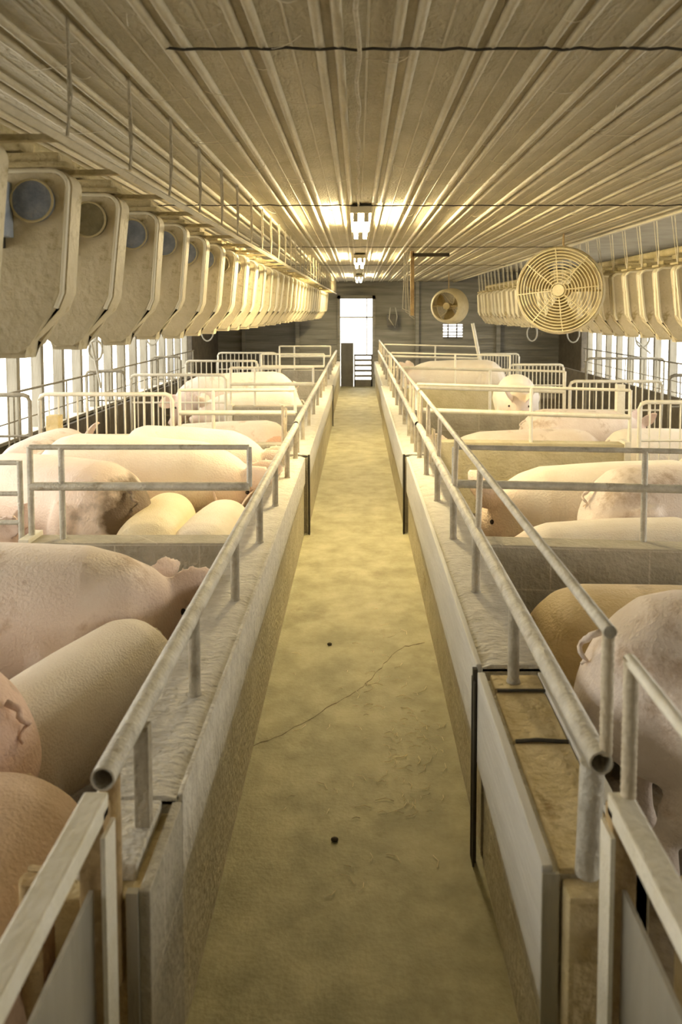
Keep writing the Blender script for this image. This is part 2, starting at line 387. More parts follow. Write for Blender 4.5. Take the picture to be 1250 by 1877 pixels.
aisle_wall(-1, 11.36, 16.9, 'farthest left aisle block wall, ending near the doorway', .40, .59)
aisle_wall(1, 2.30, 5.75, 'long near block wall along the right side of the aisle', .385, .575)
aisle_wall(1, 5.82, 11.3, 'right aisle block wall in the middle stretch of the barn', .36, .56)
aisle_wall(1, 11.36, 16.9, 'farthest right aisle block wall, ending near the doorway', .38, .57)

# dark steel channels standing in the joints
for (s, xx, yy, lb) in ((-1, .39, 5.76, 'thin dark steel strip upright in the left aisle wall joint'), (1, .375, 2.27, 'tall dark steel strip upright in the near right aisle wall joint'),
                        (1, .37, 5.785, 'thin dark steel strip upright in the middle joint of the right aisle wall'), (-1, .39, 11.33, 'dark strip in the farthest joint of the left aisle wall')):
    b = NB(); x0 = -.03; x1 = .03
    box(b, -.024, -.010, -.008, .010, 0, WZ + .004); box(b, -.024, -.018, -.026, .026, 0, WZ - .03)
    o = obj('steel_strip', b, 'dark', None, False, (s * (xx + .0), yy, 0)); o.scale.x = s; tag(o, lb, 'strip')

# right end section: recessed, filled with rusty concrete, boards both sides
t = thing('wall_end_pier', 'rusty yellow concrete end pier capped with grey side boards, right of aisle', 'pier', (.48, 1.45, 0))
b = NB(); box(b, -.095, .095, 0, .80, 0, .585); obj('block_core', b, 'block', t)
for (ya, yb_) in ((.002, .44), (.455, .70), (.712, .795)):
    b = NB(); box(b, -.08, .062, ya, yb_, .585, .598 if ya < .7 else .606, bev=.003); obj('filled_top', b, 'rustyconc', t)
b = NB(); tube(b, [(-.075, .447, .600), (-.02, .449, .603), (.06, .445, .600)], .005, 6); tube(b, [(-.075, .705, .603), (0, .70, .606), (.07, .706, .602)], .004, 6); obj('dark_bar', b, 'dark', t)
b = NB(); box(b, -.118, -.096, -.01, .80, .33, .612, bev=.003); obj('side_board', b, 'board', t)
b = NB(); box(b, .064, .10, -.0, .80, .40, .612, bev=.003); obj('side_board', b, 'board', t)
b = NB(); box(b, -.118, -.085, -.018, -.011, 0, .60); obj('edge_strip', b, 'sheet', t)
b = NB(); box(b, -.078, .045, -.06, -.003, 0, .585, bev=.012); obj('rusty_post', b, 'rustyconc', t)
b = NB(); tube(b, [(-.02, -.068, .46), (-.012, -.07, .50), (.0, -.072, .525), (.02, -.072, .535), (.045, -.072, .53), (.05, -.072, .50)], .0045, 6); obj('bent_hook', b, 'dark', t, True)
b = NB(); tube(b, [(0, 0, .0), (0, 0, .5), (0, 0, .56), (0, 0, .58)], .042, 14); tag(obj('capped_pipe', b, 'rustyconc', None, True, (.665, 1.42, 0)), 'stubby rusty yellow pipe behind the near right gate', 'pipe')

# left end pier
t = thing('wall_end_pier', 'stained concrete end pier with pale loose cap block, left of aisle', 'pier', (-.50, 1.40, 0))
b = NB(); box(b, -.085, .085, 0, .255, 0, .575, bev=.006); obj('post_core', b, 'rustyconc', t)
b = NB(); box(b, -.06, .062, .045, .245, .575, .612, bev=.006); obj('cap_block', b, 'topcrust', t)
b = NB(); box(b, .082, .104, -.01, .255, 0, .60, bev=.003); obj('side_strip', b, 'cross', t)
b = NB(); box(b, .06, .082, -.018, -.002, 0, .60); obj('edge_strip', b, 'sheet', t)

# ------------------------------------------------------------ railings
def post_part(t, x, y, z0, z1, r=.017, name='post', m='postm', foot=True):
    b = NB(); tube(b, [(x, y, z0), (x, y, z1)], r, 12)
    if foot:
        bmesh.ops.create_cone(b, cap_ends=True, segments=12, radius1=r * 1.25, radius2=r * 1.05, depth=.008, matrix=Matrix.Translation((x, y, z0 + .004)))
    return obj(name, b, m, t, True)

def pipe(bm, p0, p1, r, wall=.004, seg=16):
    """an open-ended pipe with wall thickness"""
    p0, p1 = Vector(p0), Vector(p1)
    a = loft(bm, [p0, (p0 + p1) / 2, p1], [r] * 3, seg, closed_ends=False); c = loft(bm, [p0, (p0 + p1) / 2, p1], [r - wall] * 3, seg, closed_ends=False)
    for i in (0, -1):
        for k in range(seg): bm.faces.new((a[i][k], a[i][(k + 1) % seg], c[i][(k + 1) % seg], c[i][k]))

def railing(side, y0, y1, ys, label, x=.468, zr=.845, upper=None, r=.023):
    s = side
    t = thing('aisle_railing', label, 'railing', (s * x, y0, 0))
    b = NB(); pipe(b, (0, 0, zr), (0, y1 - y0, zr), r); obj('top_rail' if not upper else 'lower_rail', b, 'rail', t, True)
    for yy in ys: post_part(t, -s * .002, yy - y0, WZ - .002, zr - .012)
    if upper:
        b = NB(); tube(b, [(s * .012, 0.0, upper), (s * .012, y1 - y0, upper)], .013, 12); obj('upper_rail', b, 'rail', t, True)
        for yy in ys[1:]: 
            b = NB(); rebar(b, (s * .006, yy - y0 + .01, zr + .015), (s * .012, yy - y0 + .01, upper - .01), .012); obj('rebar_upright', b, 'rebar', t, True)
        b = NB(); rebar(b, (s * .012, .012, zr + .012), (s * .012, .012, upper - .004), .0125); obj('rebar_upright', b, 'rebar', t, True)
    return t
def rebar(bm, p0, p1, r):
    p0, p1 = Vector(p0), Vector(p1); L_ = (p1 - p0).length; n = max(4, int(L_ / .006)); pts = []; rr = []
    for i in range(n + 1): pts.append(p0.lerp(p1, i / n)); rr.append(r * (1.07 if i % 2 else .94))
    loft(bm, pts, rr, 8)

lt = railing(-1, 1.35, 5.72, [2.12, 2.84, 3.56, 4.25, 4.98, 5.65], 'near left aisle railing, dusty round pipe with an open cut end')
b = NB(); box(b, -.004, .028, .20, .23, WZ - .01, .83, bev=.003); obj('plate_post', b, 'postm', lt)
b = NB(); tube(b, [(.0, .04, .42), (.0, .04, .825)], .02, 10); obj('post', b, 'rust', lt, True)
railing(-1, 5.80, 11.3, [5.9, 6.5, 7.3, 8.1, 8.9, 9.7, 10.5, 11.2], 'middle left aisle railing of dusty round pipe', x=.475)
railing(-1, 11.38, 16.8, [11.5, 12.4, 13.3, 14.2, 15.1, 16.0, 16.7], 'farthest left aisle railing of round pipe by the doorway', x=.48)
rt = railing(1, 1.40, 5.72, [2.2, 2.92, 3.63, 4.37, 5.08, 5.66], 'near right aisle railing with open pipe end and thinner upper rail on rebar', upper=1.10, x=.462)
b = NB(); tube(b, [(-.012, .035, .60), (-.006, .035, .825)], .024, 12); obj('post', b, 'rail', rt, True)
railing(1, 5.80, 11.3, [5.9, 6.3, 6.7, 7.4, 8.1, 8.9, 9.7, 10.5, 11.2], 'middle right aisle railing, double pipes on close uprights', upper=1.10, x=.455)
railing(1, 11.38, 16.8, [11.5, 12.4, 13.3, 14.2, 15.1, 16.0, 16.7], 'farthest right aisle railing with double pipes by the doorway', upper=1.08, x=.46)

# bundles of thin rods where the aisle gates latch
for (s, yy, lb) in ((-1, 5.5, 'cluster of rusty rods standing on the left aisle wall at mid-barn'), (1, 5.4, 'cluster of rusty rods standing on the right aisle wall at mid-barn')):
    t = thing('latch_rods', lb, 'rods', (s * .535, yy, WZ))
    for i in range(6):
        b = NB(); xx = random.uniform(-.02, .02); y_ = i * .07 - .1
        rebar(b, (xx, y_, 0), (xx + random.uniform(-.01, .01), y_, random.uniform(.22, .42)), .008); obj('rod', b, 'rebar', t, True)

# near swing gates, running past the camera on either side
def near_gate(s, label):
    t = thing('near_gate', label, 'gate', (s * .462, 1.28, 0))
    L_ = 1.25
    b = NB(); box(b, -.022, .022, -L_, .02, .815, .855, bev=.005); obj('top_bar', b, 'railw', t)
    b = NB(); box(b, -.022, .022, -.012, .028, .05, .835, bev=.003); obj('hinge_stile', b, 'rust', t)
    b = NB(); box(b, -s * .025 - .004, -s * .025 + .004, -.025, .03, .05, .80); obj('stile_edge', b, 'railw', t)
    b = NB(); box(b, -.004, .004, -L_, -.015, .08, .70); obj('sheet_panel', b, 'sheet', t)
    b = NB(); box(b, -.02, .02, -L_, -L_ + .04, .05, .835); obj('end_stile', b, 'rust', t)
    if s > 0:
        b = NB(); rebar(b, (.012, .01, .85), (.012, .01, 1.10), .0135); obj('rebar_upright', b, 'rebar', t, True)
        b = NB(); tube(b, [(.012, .02, 1.095), (.012, -L_, 1.095)], .011, 10); obj('upper_rod', b, 'railw', t, True)
    return t
near_gate(-1, 'near left gate with flat cream top bar and scuffed sheet panel')
near_gate(1, 'near right gate with flat cream top bar, rebar upright and sheet panel')
b = NB(); tube(b, [(0, 0, 0), (0, 0, .60), (0, 0, .64)], .02, 10); tube(b, [(0, 0, .66), (.03, -.01, .665)], .006, 6)
tag(obj('gate_pin_post', b, 'rust', None, True, (-.615, 1.37, 0)), 'short rusty pin post beside the near left gate stile', 'post')

# ------------------------------------------------------------ cross pen walls + rail panels + barred gates
def cross_wall(s, y, x1, skew, label, h=WZ, m='cross'):
    x0 = .62 if s < 0 else .60
    L_ = x1 - x0
    t = thing('cross_pen_wall', label, 'wall', (s * x0, y, 0))
    b = NB()
    if s > 0: box(b, 0, L_, -.07, .07, 0, h, skew=skew, bev=.006)
    else: box(b, -L_, 0, -.07, .07, 0, h, bev=.006)
    obj('block_wall', b, m, t)
    b = NB(); xe = s * L_
    box(b, min(xe, xe + s * .05), max(xe, xe + s * .05), -.085 + skew * L_, .085 + skew * L_, 0, h + .02, bev=.005); obj('end_post', b, 'railw', t)
def rail_panel(s, y, xs, skew, label, z=(1.055, .865), m='rail', r=(.013, .021), drop=0):
    x0 = xs[0]; t = thing('pen_railing', label, 'railing', (s * x0, y, 0))
    P = lambda x, z_: (s * (x - x0), skew * (x - x0), z_ - drop * (x - x0))
    b = NB(); tube(b, [P(xs[0], z[0]), P(xs[-1], z[0])], r[0], 10); obj('top_rail', b, m, t, True)
    b = NB(); tube(b, [P(xs[0], z[1]), P(xs[-1], z[1])], r[1], 12); obj('lower_rail', b, m, t, True)
    for i, xx in enumerate(xs[1:] if True else xs):
        b = NB(); tube(b, [P(xx, WZ - .0 + drop * (xx - x0)), P(xx, z[0])], .015, 10); obj('post', b, m, t, True)
    b = NB(); tube(b, [P(xs[0], z[1]), P(xs[0], z[0])], .013, 10); obj('post', b, m, t, True)
def barred_gate(s, x0, x1, y, zt, label, m='railw', n=13, zb=.12, group=None, mid=True):
    t = thing('barred_gate', label, 'gate', (s * x0, y, 0), group=group)
    L_ = x1 - x0; rc = .05
    b = NB(); P = [(0, zb)]
    P += [(0, zt - rc), (.015, zt - .015), (rc, zt), (L_ - rc, zt), (L_ - .015, zt - .015), (L_, zt - rc), (L_, zb), (0, zb)]
    tube(b, [(s * x, 0, z) for x, z in P], .018, 8); obj('gate_frame', b, m, t, True)
    if mid:
        b = NB(); tube(b, [(0, 0, zb + (zt - zb) * .62), (s * L_, 0, zb + (zt - zb) * .62)], .011, 6); obj('cross_bar', b, m, t, True)
    for i in range(n):
        b = NB(); xx = s * L_ * (i + 1) / (n + 1); tube(b, [(xx, 0, zb), (xx, 0, zt)], .0075, 6); obj('bar', b, m, t, True)
    for xx in (0, L_):
        b = NB(); tube(b, [(s * xx, 0.0, 0), (s * xx, 0, zb + .01)], .016, 8); obj('foot', b, m, t, True)
    return t

cross_wall(-1, 3.62, 1.55, 0, 'nearest grey block wall between left pens, right behind the standing sow')
for y, lb in ((6.30, 'second left cross wall, mostly hidden behind pigs'), (8.85, 'third left cross wall, grey, in front of the far pale pigs'), (11.7, 'fourth left cross wall, small and far'), (14.4, 'farthest left cross wall before the end wall')):
    cross_wall(-1, y, 1.45, 0, lb)
cross_wall(1, 3.60, 2.2, -.10, 'nearest dark grey block wall between right pens')
for y, lb in ((6.45, 'second right cross wall, yellowish from painted lamplight, behind the lying pigs'), (8.45, 'third right cross wall, dark grey with pigs lying before it'), (11.45, 'fourth right cross wall, yellowish from painted lamplight, before the big far pig'), (14.4, 'farthest right cross wall before the end wall')):
    cross_wall(1, y, 2.2, -.08, lb, m='lamplitconc' if 'yellowish' in lb else 'cross')  # second and fourth walls carry the lamp glow in their colour
rail_panel(-1, 3.62, [.52, 1.42, 1.57], 0, 'nearest left pen railing, bare grey pipes over the cross wall')
for y, lb in ((6.30, 'second pen railing on the left, pale pipes before the pink pigs'), (8.85, 'third pen railing on the left'), (11.7, 'fourth pen railing on the left, far away'), (14.4, 'farthest pen railing on the left')):
    rail_panel(-1, y, [.52, 1.2, 1.48], 0, lb, m='railw')
rail_panel(1, 3.68, [.47, 1.36, 2.2, 2.9], -.11, 'nearest right pen railing, dull pipes over the cross wall', z=(1.045, .865), m='rail')
for y, lb in ((6.45, 'second pen railing on the right, pale pipes sloping to the gate'), (8.45, 'third pen railing on the right'), (11.45, 'fourth pen railing on the right, before the big far pig'), (14.4, 'farthest pen railing on the right')):
    rail_panel(1, y, [.50, 1.45, 2.25], -.10, lb, m='railw', z=(1.09, .87), drop=.02)
# left gates
t = thing('pipe_gate', 'low pipe gate with level bars at the left frame edge, left of nearest pen railing', 'gate', (-1.62, 3.62, 0))
for z in (.98, .83, .69, .5, .3):
    b = NB(); tube(b, [(0, 0, z), (-1.5, 0, z)], .012, 8); obj('level_bar', b, 'rail', t, True)
for xx in (0, -.75, -1.5):
    b = NB(); tube(b, [(xx, 0, 0), (xx, 0, .99)], .014, 8); obj('upright', b, 'rail', t, True)
for y, zt, lb in ((6.30, 1.02, 'nearest left barred gate, cream frame before the dark window wall'), (8.85, .97, 'second left barred gate, before the far pink pig'), (11.7, .95, 'third left barred gate'), (14.4, .93, 'farthest left barred gate')):
    barred_gate(-1, 1.54, 2.64, y, zt, lb)
for y, zt, lb, xa, xb in ((6.25, .96, 'nearest right barred gate, white rounded frame cut by the right edge', 2.32, 3.5), (8.25, .95, 'second right barred gate, before the dark wall', 2.3, 3.3), (11.3, .92, 'third right barred gate, beside the small far pig', 2.25, 3.05), (14.2, .92, 'farthest right barred gate', 2.25, 3.0)):
    barred_gate(1, xa, xb, y, zt, lb)
# dull gates across the dunging strip
for y, lb in ((6.2, 'dull grey barred gate at the right, beyond the white gate'), (8.2, 'dull grey barred gate before the right windows'), (11.2, 'small dull barred gate far right by the windows')):
    barred_gate(1, 3.42 if y < 7 else 3.36, 4.5, y, 1.02, lb, m='raild', n=9, mid=True)
for y, lb in ((8.8, 'dull barred gate by the left windows'), (11.6, 'far dull barred gate by the left windows'), (6.25, 'dark-framed gate against the left windows, left of the cream gate')):
    barred_gate(-1, 2.70, 3.14, y, 1.02, lb, m='raild', n=4)
def long_fence(s, x, y0, y1, label, zt=.98):
    t = thing('window_fence', label, 'fence', (s * x, y0, 0))
    for z in (zt, .72, .56):
        b = NB(); tube(b, [(0, 0, z), (0, y1 - y0, z)], .012 if z == zt else .007, 6); obj('level_rail', b, 'raild', t, True)
    y = 0
    while y < y1 - y0:
        b = NB(); tube(b, [(0, y, 0), (0, y, zt)], .009, 6); obj('upright', b, 'raild', t, True); y += .62
long_fence(-1, 3.08, 3.7, 14.3, 'thin steel fence running along the left windows')
long_fence(1, 4.5, 6.4, 15.2, 'thin steel fence running along the right windows')
b = NB(); box(b, -.05, .05, -.05, .05, 0, .88, bev=.006); tag(obj('timber_post', b, 'rustyconc', None, False, (-2.42, 6.05, 0)), 'square yellow timber post before the nearest left barred gate', 'post')
b = NB(); box(b, -.04, .04, -.04, .04, 0, .98, bev=.006); tag(obj('timber_post', b, 'railw', None, False, (2.62, 7.6, 0)), 'pale square post before the second right barred gate', 'post')

# dark solid low partitions behind the gates (dunging strip backs)
for s, x, y0, y1, lb in ((-1, 2.95, 6.4, 14.3, 'dark board partition below the left windows'), (1, 3.9, 6.6, 15.0, 'dark board partition below the right windows')):
    b = NB(); box(b, -.02, .02, 0, y1 - y0, 0, .56 if s < 0 else .66, bev=.004); tag(obj('board_partition', b, 'sidingd', None, False, (s * x, y0, 0)), lb, 'partition')

# hanging hoses near the windows
def hose(x, y, pts, label):
    b = NB(); tube(b, [(p[0], random.uniform(-.01, .01), p[1]) for p in pts], .012, 8); tag(obj('hose', b, 'hose', None, True, (x, y, 0)), label, 'hose')
def coil(zc, r, top, turns=1.6):
    pts = [(r * .9, top)]
    for i in range(24): a = -math.pi * .1 - i / 23 * turns * 2 * math.pi; pts.append((r * math.cos(a), zc + r * 1.5 * math.sin(a)))
    return pts
hose(-2.75, 8.0, coil(1.30, .07, 2.405) + [(.05, .9)], 'curly grey hose hanging before the left windows')
hose(-2.75, 10.2, coil(1.38, .08, 2.405, 1.0), 'looped hose hanging farther along the left windows')
hose(-2.6, 13.2, coil(1.35, .1, 2.405, 1.3), 'looped pale hose before the dark far left wall')
hose(3.55, 12.6, coil(1.35, .1, 2.62, 1.2), 'looped hose hanging before the dark far right wall')
hose(4.1, 11.0, coil(1.34, .1, 2.62, 1.4) + [(.12, 1.1)], 'curled hose hanging before the right windows')
hose(3.1, 13.6, coil(1.32, .09, 2.62, 1.1), 'narrow hose loop beneath the far right feeders')

# ------------------------------------------------------------ feeders
def feeder_mesh_parts(t, capmat='cap', left=True, strings='string'):
    """origin at top centre of the box; face looks to -y"""
    HW = .205; TH = .055
    prof = []
    for cx, a0 in ((HW - .05, 0), (-HW + .05, 90)):
        for i in range(6):
            a = R(a0 + 18 * i); prof.append((cx + .05 * math.cos(a), -.05 + .05 * math.sin(a)))
    prof += [(-HW + .03, -.365), (-HW + .05, -.41), (-.055, -.505), (-.045, -.555), (.045, -.555), (.055, -.505), (HW - .05, -.41), (HW - .03, -.365)]
    b = NB(); prism_y(b, prof, -TH, TH, bev=.016); obj('hopper_body', b, 'feeder', t, True)
    # raised rim around the face
    b = NB(); pr_ = prof[-2:] + prof[:14]; rim = [(x * .97, 0 - .0, z * .98 - .006) for x, z in pr_]
    rim = [(x, -TH - .002, z) for x, _, z in rim]; tube(b, rim, .007 if left else .011, 6); obj('face_rim', b, 'feederedge', t, True)
    b = NB(); box(b, -HW + .01, HW - .005, -.07, .075, .002, .018, bev=.004); box(b, -HW + .05, HW - .03, -.055, .06, .018, .05, bev=.012); box(b, -.06, .06, -.05, .05, .055, .095, bev=.01)
    lid = obj('hopper_lid', b, 'feederlid', t, False)
    if left:
        b = NB(); bmesh.ops.create_cone(b, cap_ends=True, segments=28, radius1=.062, radius2=.058, depth=.018, matrix=Matrix.Translation((.098, -TH - .01, -.095)) @ Matrix.Rotation(R(90), 4, 'X'))
        cap = obj('round_cap', b, capmat, t, True)
        b = NB(); tube(b, [(.098 + .061 * math.cos(a * math.pi / 12), -TH - .019, -.095 + .061 * math.sin(a * math.pi / 12)) for a in range(25)], .004, 5); obj('cap_ring', b, 'feederlid', cap, True)
        b = NB(); box(b, .012, .034, -.115, -TH, -.20, -.04, bev=.003); obj('slide_gauge', b, 'slide', t)
        b = NB(); box(b, -.012, .010, -.105, -TH, -.23, -.05, bev=.003); obj('gauge_slot', b, 'dark', t)
        x0, x1 = .365, .37
        b = NB(); box(b, HW - .04, .355, -.012, .012, -.012, .004, bev=.002); obj('hanger_arm', b, 'feederlid', t)
    else:
        b = NB(); tube(b, [(-HW + .004, -.02, -.04), (-HW + .022, -.02, -.35), (-.07, -.02, -.50)], .012, 6); obj('side_rib', b, 'feederedge', t, True)
        x0, x1 = -.17, -.19
    b = NB(); tube(b, [(x0, 0, .0), (x0 + .006, .01, .1), (x1, 0, CEIL - FZ - .005)], .0045, 6); obj('hanging_cord', b, strings, t, True)
    b = NB(); tube(b, [(x0, .012, .02), (x1 - .012, .03, CEIL - FZ - .005)], .003, 5); obj('hanging_cord', b, strings, t, True)
FZ = 2.115
pa = thing('drop_feeder', 'cream drop feeder with dark blue round cap', 'feeder'); feeder_mesh_parts(pa, 'cap')
pb = thing('drop_feeder', 'cream drop feeder with olive worn cap', 'feeder'); feeder_mesh_parts(pb, 'capb')
G = 'drop feeders in the left row'
LBL = ['partly cut off cream feeder at the left frame edge, grey-blue gauge showing', 'largest fully seen cream feeder, dark blue round cap, at the left edge',
       'second large cream feeder, olive round cap, right of the largest one', 'third large cream feeder from the left edge, grey cap',
       'fourth large cream feeder from the left edge', 'fifth large cream feeder from the left edge, blue cap', 'sixth large cream feeder from the left edge',
       'seventh cream feeder from the left edge', 'eighth cream feeder from the left edge']
y = 1.79; k = 0
while y < 16.6:
    src = pb if k in (2, 7, 11) else pa
    if k == 0: o = pa
    elif k == 2: o = pb
    else: o = copy_tree(src)
    edge = -.85 + .22 * (y - 1.8) / 14.8
    o.location = (edge - .205, y + .06, FZ + random.uniform(-.008, .008)); o.rotation_euler = (random.uniform(-.03, .03), random.uniform(-.02, .02), random.uniform(-.05, .05))
    o['group'] = G
    o['label'] = LBL[k] if k < len(LBL) else ('dusty cream feeder in the left row, in the lamp glow beyond the near large ones' if y < 10 else 'small far cream feeder at the doorway end of the left row')
    y += .47; k += 1
FZ = 2.04
pr = thing('drop_feeder', 'x', 'feeder'); feeder_mesh_parts(pr, left=False, strings='stringp')
LBR = ['bright cream feeder cut by the right frame edge', 'nearest whole cream feeder in the right row', 'second whole cream feeder from the right edge', 'third cream feeder from the right edge']
y = 5.02; k = 0
while y < 14.2:
    o = pr if k == 0 else copy_tree(pr)
    o.location = (2.40, y, FZ + random.uniform(-.008, .008)); o.rotation_euler = (random.uniform(-.02, .02), random.uniform(-.03, .03), random.uniform(-.06, .1))
    o['group'] = 'drop feeders in the right row'
    o['label'] = LBR[k] if k < 4 else ('cream feeder in the right row just right of the big fan' if y < 7.3 else 'small cream feeder in the far right row between the two fans')
    y += .335; k += 1
# board the left feeders hang from
b = NB(); loft(b, [(-.69, 1.2, 2.10), (-.47, 16.8, 2.10)], [(.013, .011)] * 2, 4, 2)
tag(obj('hanger_rail', b, 'rib'), 'long dusty rail hung on cords beside the tops of the left feeders', 'rail')
# feed tubes along the tops
b = NB(); tube(b, [(-1.08, -1, 2.235), (-1.06, 6, 2.23), (-.86, 16.8, 2.23)], .028, 10)
tag(obj('feed_tube', b, 'feederlid', None, True), 'dusty feed tube running along the tops of the left feeders', 'tube')
b = NB(); tube(b, [(2.4, -1, 2.16), (2.4, 14.3, 2.16)], .03, 10)
tag(obj('feed_tube', b, 'feederlid', None, True), 'dusty feed tube along the tops of the right feeders', 'tube')

# ------------------------------------------------------------ fans
def fan(loc, rz, dia, label, front=True):
    t = thing('barn_fan', label, 'fan', loc, rz)
    r = dia / 2; b = NB()
    rings = [(-.17, r * .99), (-.14, r * 1.03), (-.10, r), (.10, r * .95), (.16, r * .80), (.165, r * .78)]
    prev = None; seg = 48
    for (yy, rr) in rings + [(.14, r * .76), (.09, r * .91), (-.10, r * .965), (-.16, r * .965)]:
        ring = [b.verts.new((rr * math.cos(2 * math.pi * k / seg), yy, rr * math.sin(2 * math.pi * k / seg))) for k in range(seg)]
        if prev:
            for k in range(seg): b.faces.new((prev[k], prev[(k + 1) % seg], ring[(k + 1) % seg], ring[k]))
        else: first = ring
        prev = ring
    for k in range(seg): b.faces.new((prev[k], prev[(k + 1) % seg], first[(k + 1) % seg], first[k]))
    obj('fan_shroud', b, 'fan', t, True)
    b = NB(); nr = 13
    for i in range(nr):
        rr = r * (.10 + .86 * i / (nr - 1)); tube(b, [(rr * math.cos(a * math.pi / 24), -.175 - .03 * (1 - (rr / r) ** 2), rr * math.sin(a * math.pi / 24)) for a in range(49)], .0055, 5)
    for i in range(8):
        a = i * math.pi / 4 + .1; tube(b, [(.06 * math.cos(a), -.205, .06 * math.sin(a)), (r * .6 * math.cos(a), -.195, r * .6 * math.sin(a)), (r * .99 * math.cos(a), -.17, r * .99 * math.sin(a))], .006, 5)
    bmesh.ops.create_cone(b, cap_ends=True, segments=20, radius1=.055, radius2=.05, depth=.012, matrix=Matrix.Translation((0, -.205, 0)) @ Matrix.Rotation(R(90), 4, 'X'))
    obj('wire_guard', b, 'fan', t, True)
    b = NB(); bmesh.ops.create_cone(b, cap_ends=True, segments=20, radius1=.06, radius2=.05, depth=.16, matrix=Matrix.Translation((0, .02, 0)) @ Matrix.Rotation(R(90), 4, 'X')); obj('motor', b, 'fanb', t, True)
    for i in range(3):
        b = NB(); a0 = i * 2 * math.pi / 3 + .5; g = []
        for u in range(7):
            rr = .05 + (r * .88 - .05) * u / 6; row = []
            for v in range(5):
                a = a0 + (v / 4 - .5) * (.5 + .5 * math.sin(u / 6 * math.pi * .8)); yy = -.06 + (v / 4 - .5) * .12 * (1 - u * .08)
                row.append(b.verts.new((rr * math.cos(a), yy, rr * math.sin(a))))
            g.append(row)
        for u in range(6):
            for v in range(4): b.faces.new((g[u][v], g[u + 1][v], g[u + 1][v + 1], g[u][v + 1]))
        bmesh.ops.solidify(b, geom=b.faces[:], thickness=.004)
        obj('blade', b, 'fanb', t, True)
    b = NB(); tube(b, [(0, 0, r * .93), (0, 0, CEIL - loc[2])], .009, 8); obj('hanger_rod', b, 'rust', t, True)
    b = NB(); tube(b, [(-r * .93, .03, 0), (0, .03, 0), (r * .93, .03, 0)], .01, 6); obj('motor_bracket', b, 'fanb', t, True)
    return t
fan((1.83, 6.85, 1.89), R(-25), .75, 'big round cream fan with concentric wire guard, hung on the right')
fan((1.54, 13.0, 1.80), R(150), .60, 'small far fan seen from behind, brown drum, right of doorway')

# ------------------------------------------------------------ lamps
def lamp(y, z, label, ln=1.2):
    t = thing('fluorescent_lamp', label, 'lamp', (0.02, y, z))
    b = NB(); box(b, -.07, .07, -ln / 2, ln / 2, .035, .08, bev=.006); obj('lamp_housing', b, 'fixture', t)
    for xx in (-.035, .035):
        b = NB(); tube(b, [(xx, -ln / 2 + .03, 0), (xx, ln / 2 - .03, 0)], .016, 12); obj('light_tube', b, 'tube', t, True)
        for e in (-1, 1):
            b = NB(); box(b, xx - .015, xx + .015, e * (ln / 2 - .02) - .012, e * (ln / 2 - .02) + .012, -.02, .04); obj('tube_socket', b, 'fixture', t)
    for e in (-.4, .4):
        b = NB(); tube(b, [(0, e, .08), (0, e, CEIL - z)], .004, 5); obj('hanging_wire', b, 'string', t)
lamp(5.55, 2.30, 'nearest lit twin tube lamp on the ceiling above the aisle')
lamp(9.7, 2.30, 'second lit tube lamp above the aisle')
lamp(14.6, 2.30, 'farthest lit tube lamp, just before the doorway')
b = NB(); pts = [(.0 + .006 * math.sin(i * 1.9), .2 + i * .17, CEIL - .022 - .012 * (i % 3 == 0)) for i in range(29)]
tube(b, pts, .006, 6); tag(obj('lamp_cable', b, 'string', None, True), 'dusty electric cable clipped along the ceiling to the nearest lamp', 'cable')

b = NB()
for i in range(130):
    x0 = random.uniform(-1.0, 1.9); y0 = random.uniform(1.1, 5.5); a = random.uniform(0, math.pi); L_ = random.uniform(.04, .22); sag = random.uniform(.003, .02)
    tube(b, [(x0 + L_ * math.cos(a) * u, y0 + L_ * math.sin(a) * u * .6, CEIL - .012 - sag * 4 * u * (1 - u)) for u in (0, .25, .5, .75, 1)], .0011, 4)
tag(obj('cobweb', b, 'stringp'), 'dusty cobweb strands sagging between the ceiling ribs', 'cobweb', kind='stuff')
# dark bracket pipe hanging right of the doorway, with ropes
t = thing('hanging_pipe', 'dark L-shaped pipe hanging from the ceiling right of the far doorway', 'pipe', (.62, 8.75, 0))
b = NB(); box(b, 0, .42, -.02, .02, 2.33, 2.37); obj('level_arm', b, 'dark', t)
b = NB(); box(b, -.02, .02, -.02, .02, 1.66, 2.39); obj('drop_pipe', b, 'rust', t)
for i in range(3):
    b = NB(); tube(b, [(-.05 - .02 * i, .02 * i, 2.38), (-.055 - .02 * i, .02, 2.0), (-.03 - .04 * i, 0, 1.66 + .04 * i), (.03, 0, 1.62 + .03 * i)], .006, 5); obj('rope', b, 'hose', t, True)
t = thing('winch_box', 'dark winch with bright spots mounted by the far doorway', 'winch', (.78, YE - .25, 1.5))
b = NB(); box(b, -.12, .12, -.06, .18, -.12, .15, bev=.02); obj('winch_case', b, 'door', t)
b = NB(); tube(b, [(-.05, -.08, .3), (-.08, -.08, .05), (.05, -.1, -.15), (.1, -.08, .1), (.06, -.07, .3)], .012, 6); obj('winch_cable', b, 'hose', t, True)
b = NB(); tube(b, [(2.33, 13.5, 0), (2.04, 13.6, 1.5)], .03, 8); o = obj('slanted_prop', b, 'railw'); tag(o, 'pale slanting prop standing beyond the big far pig', 'prop')

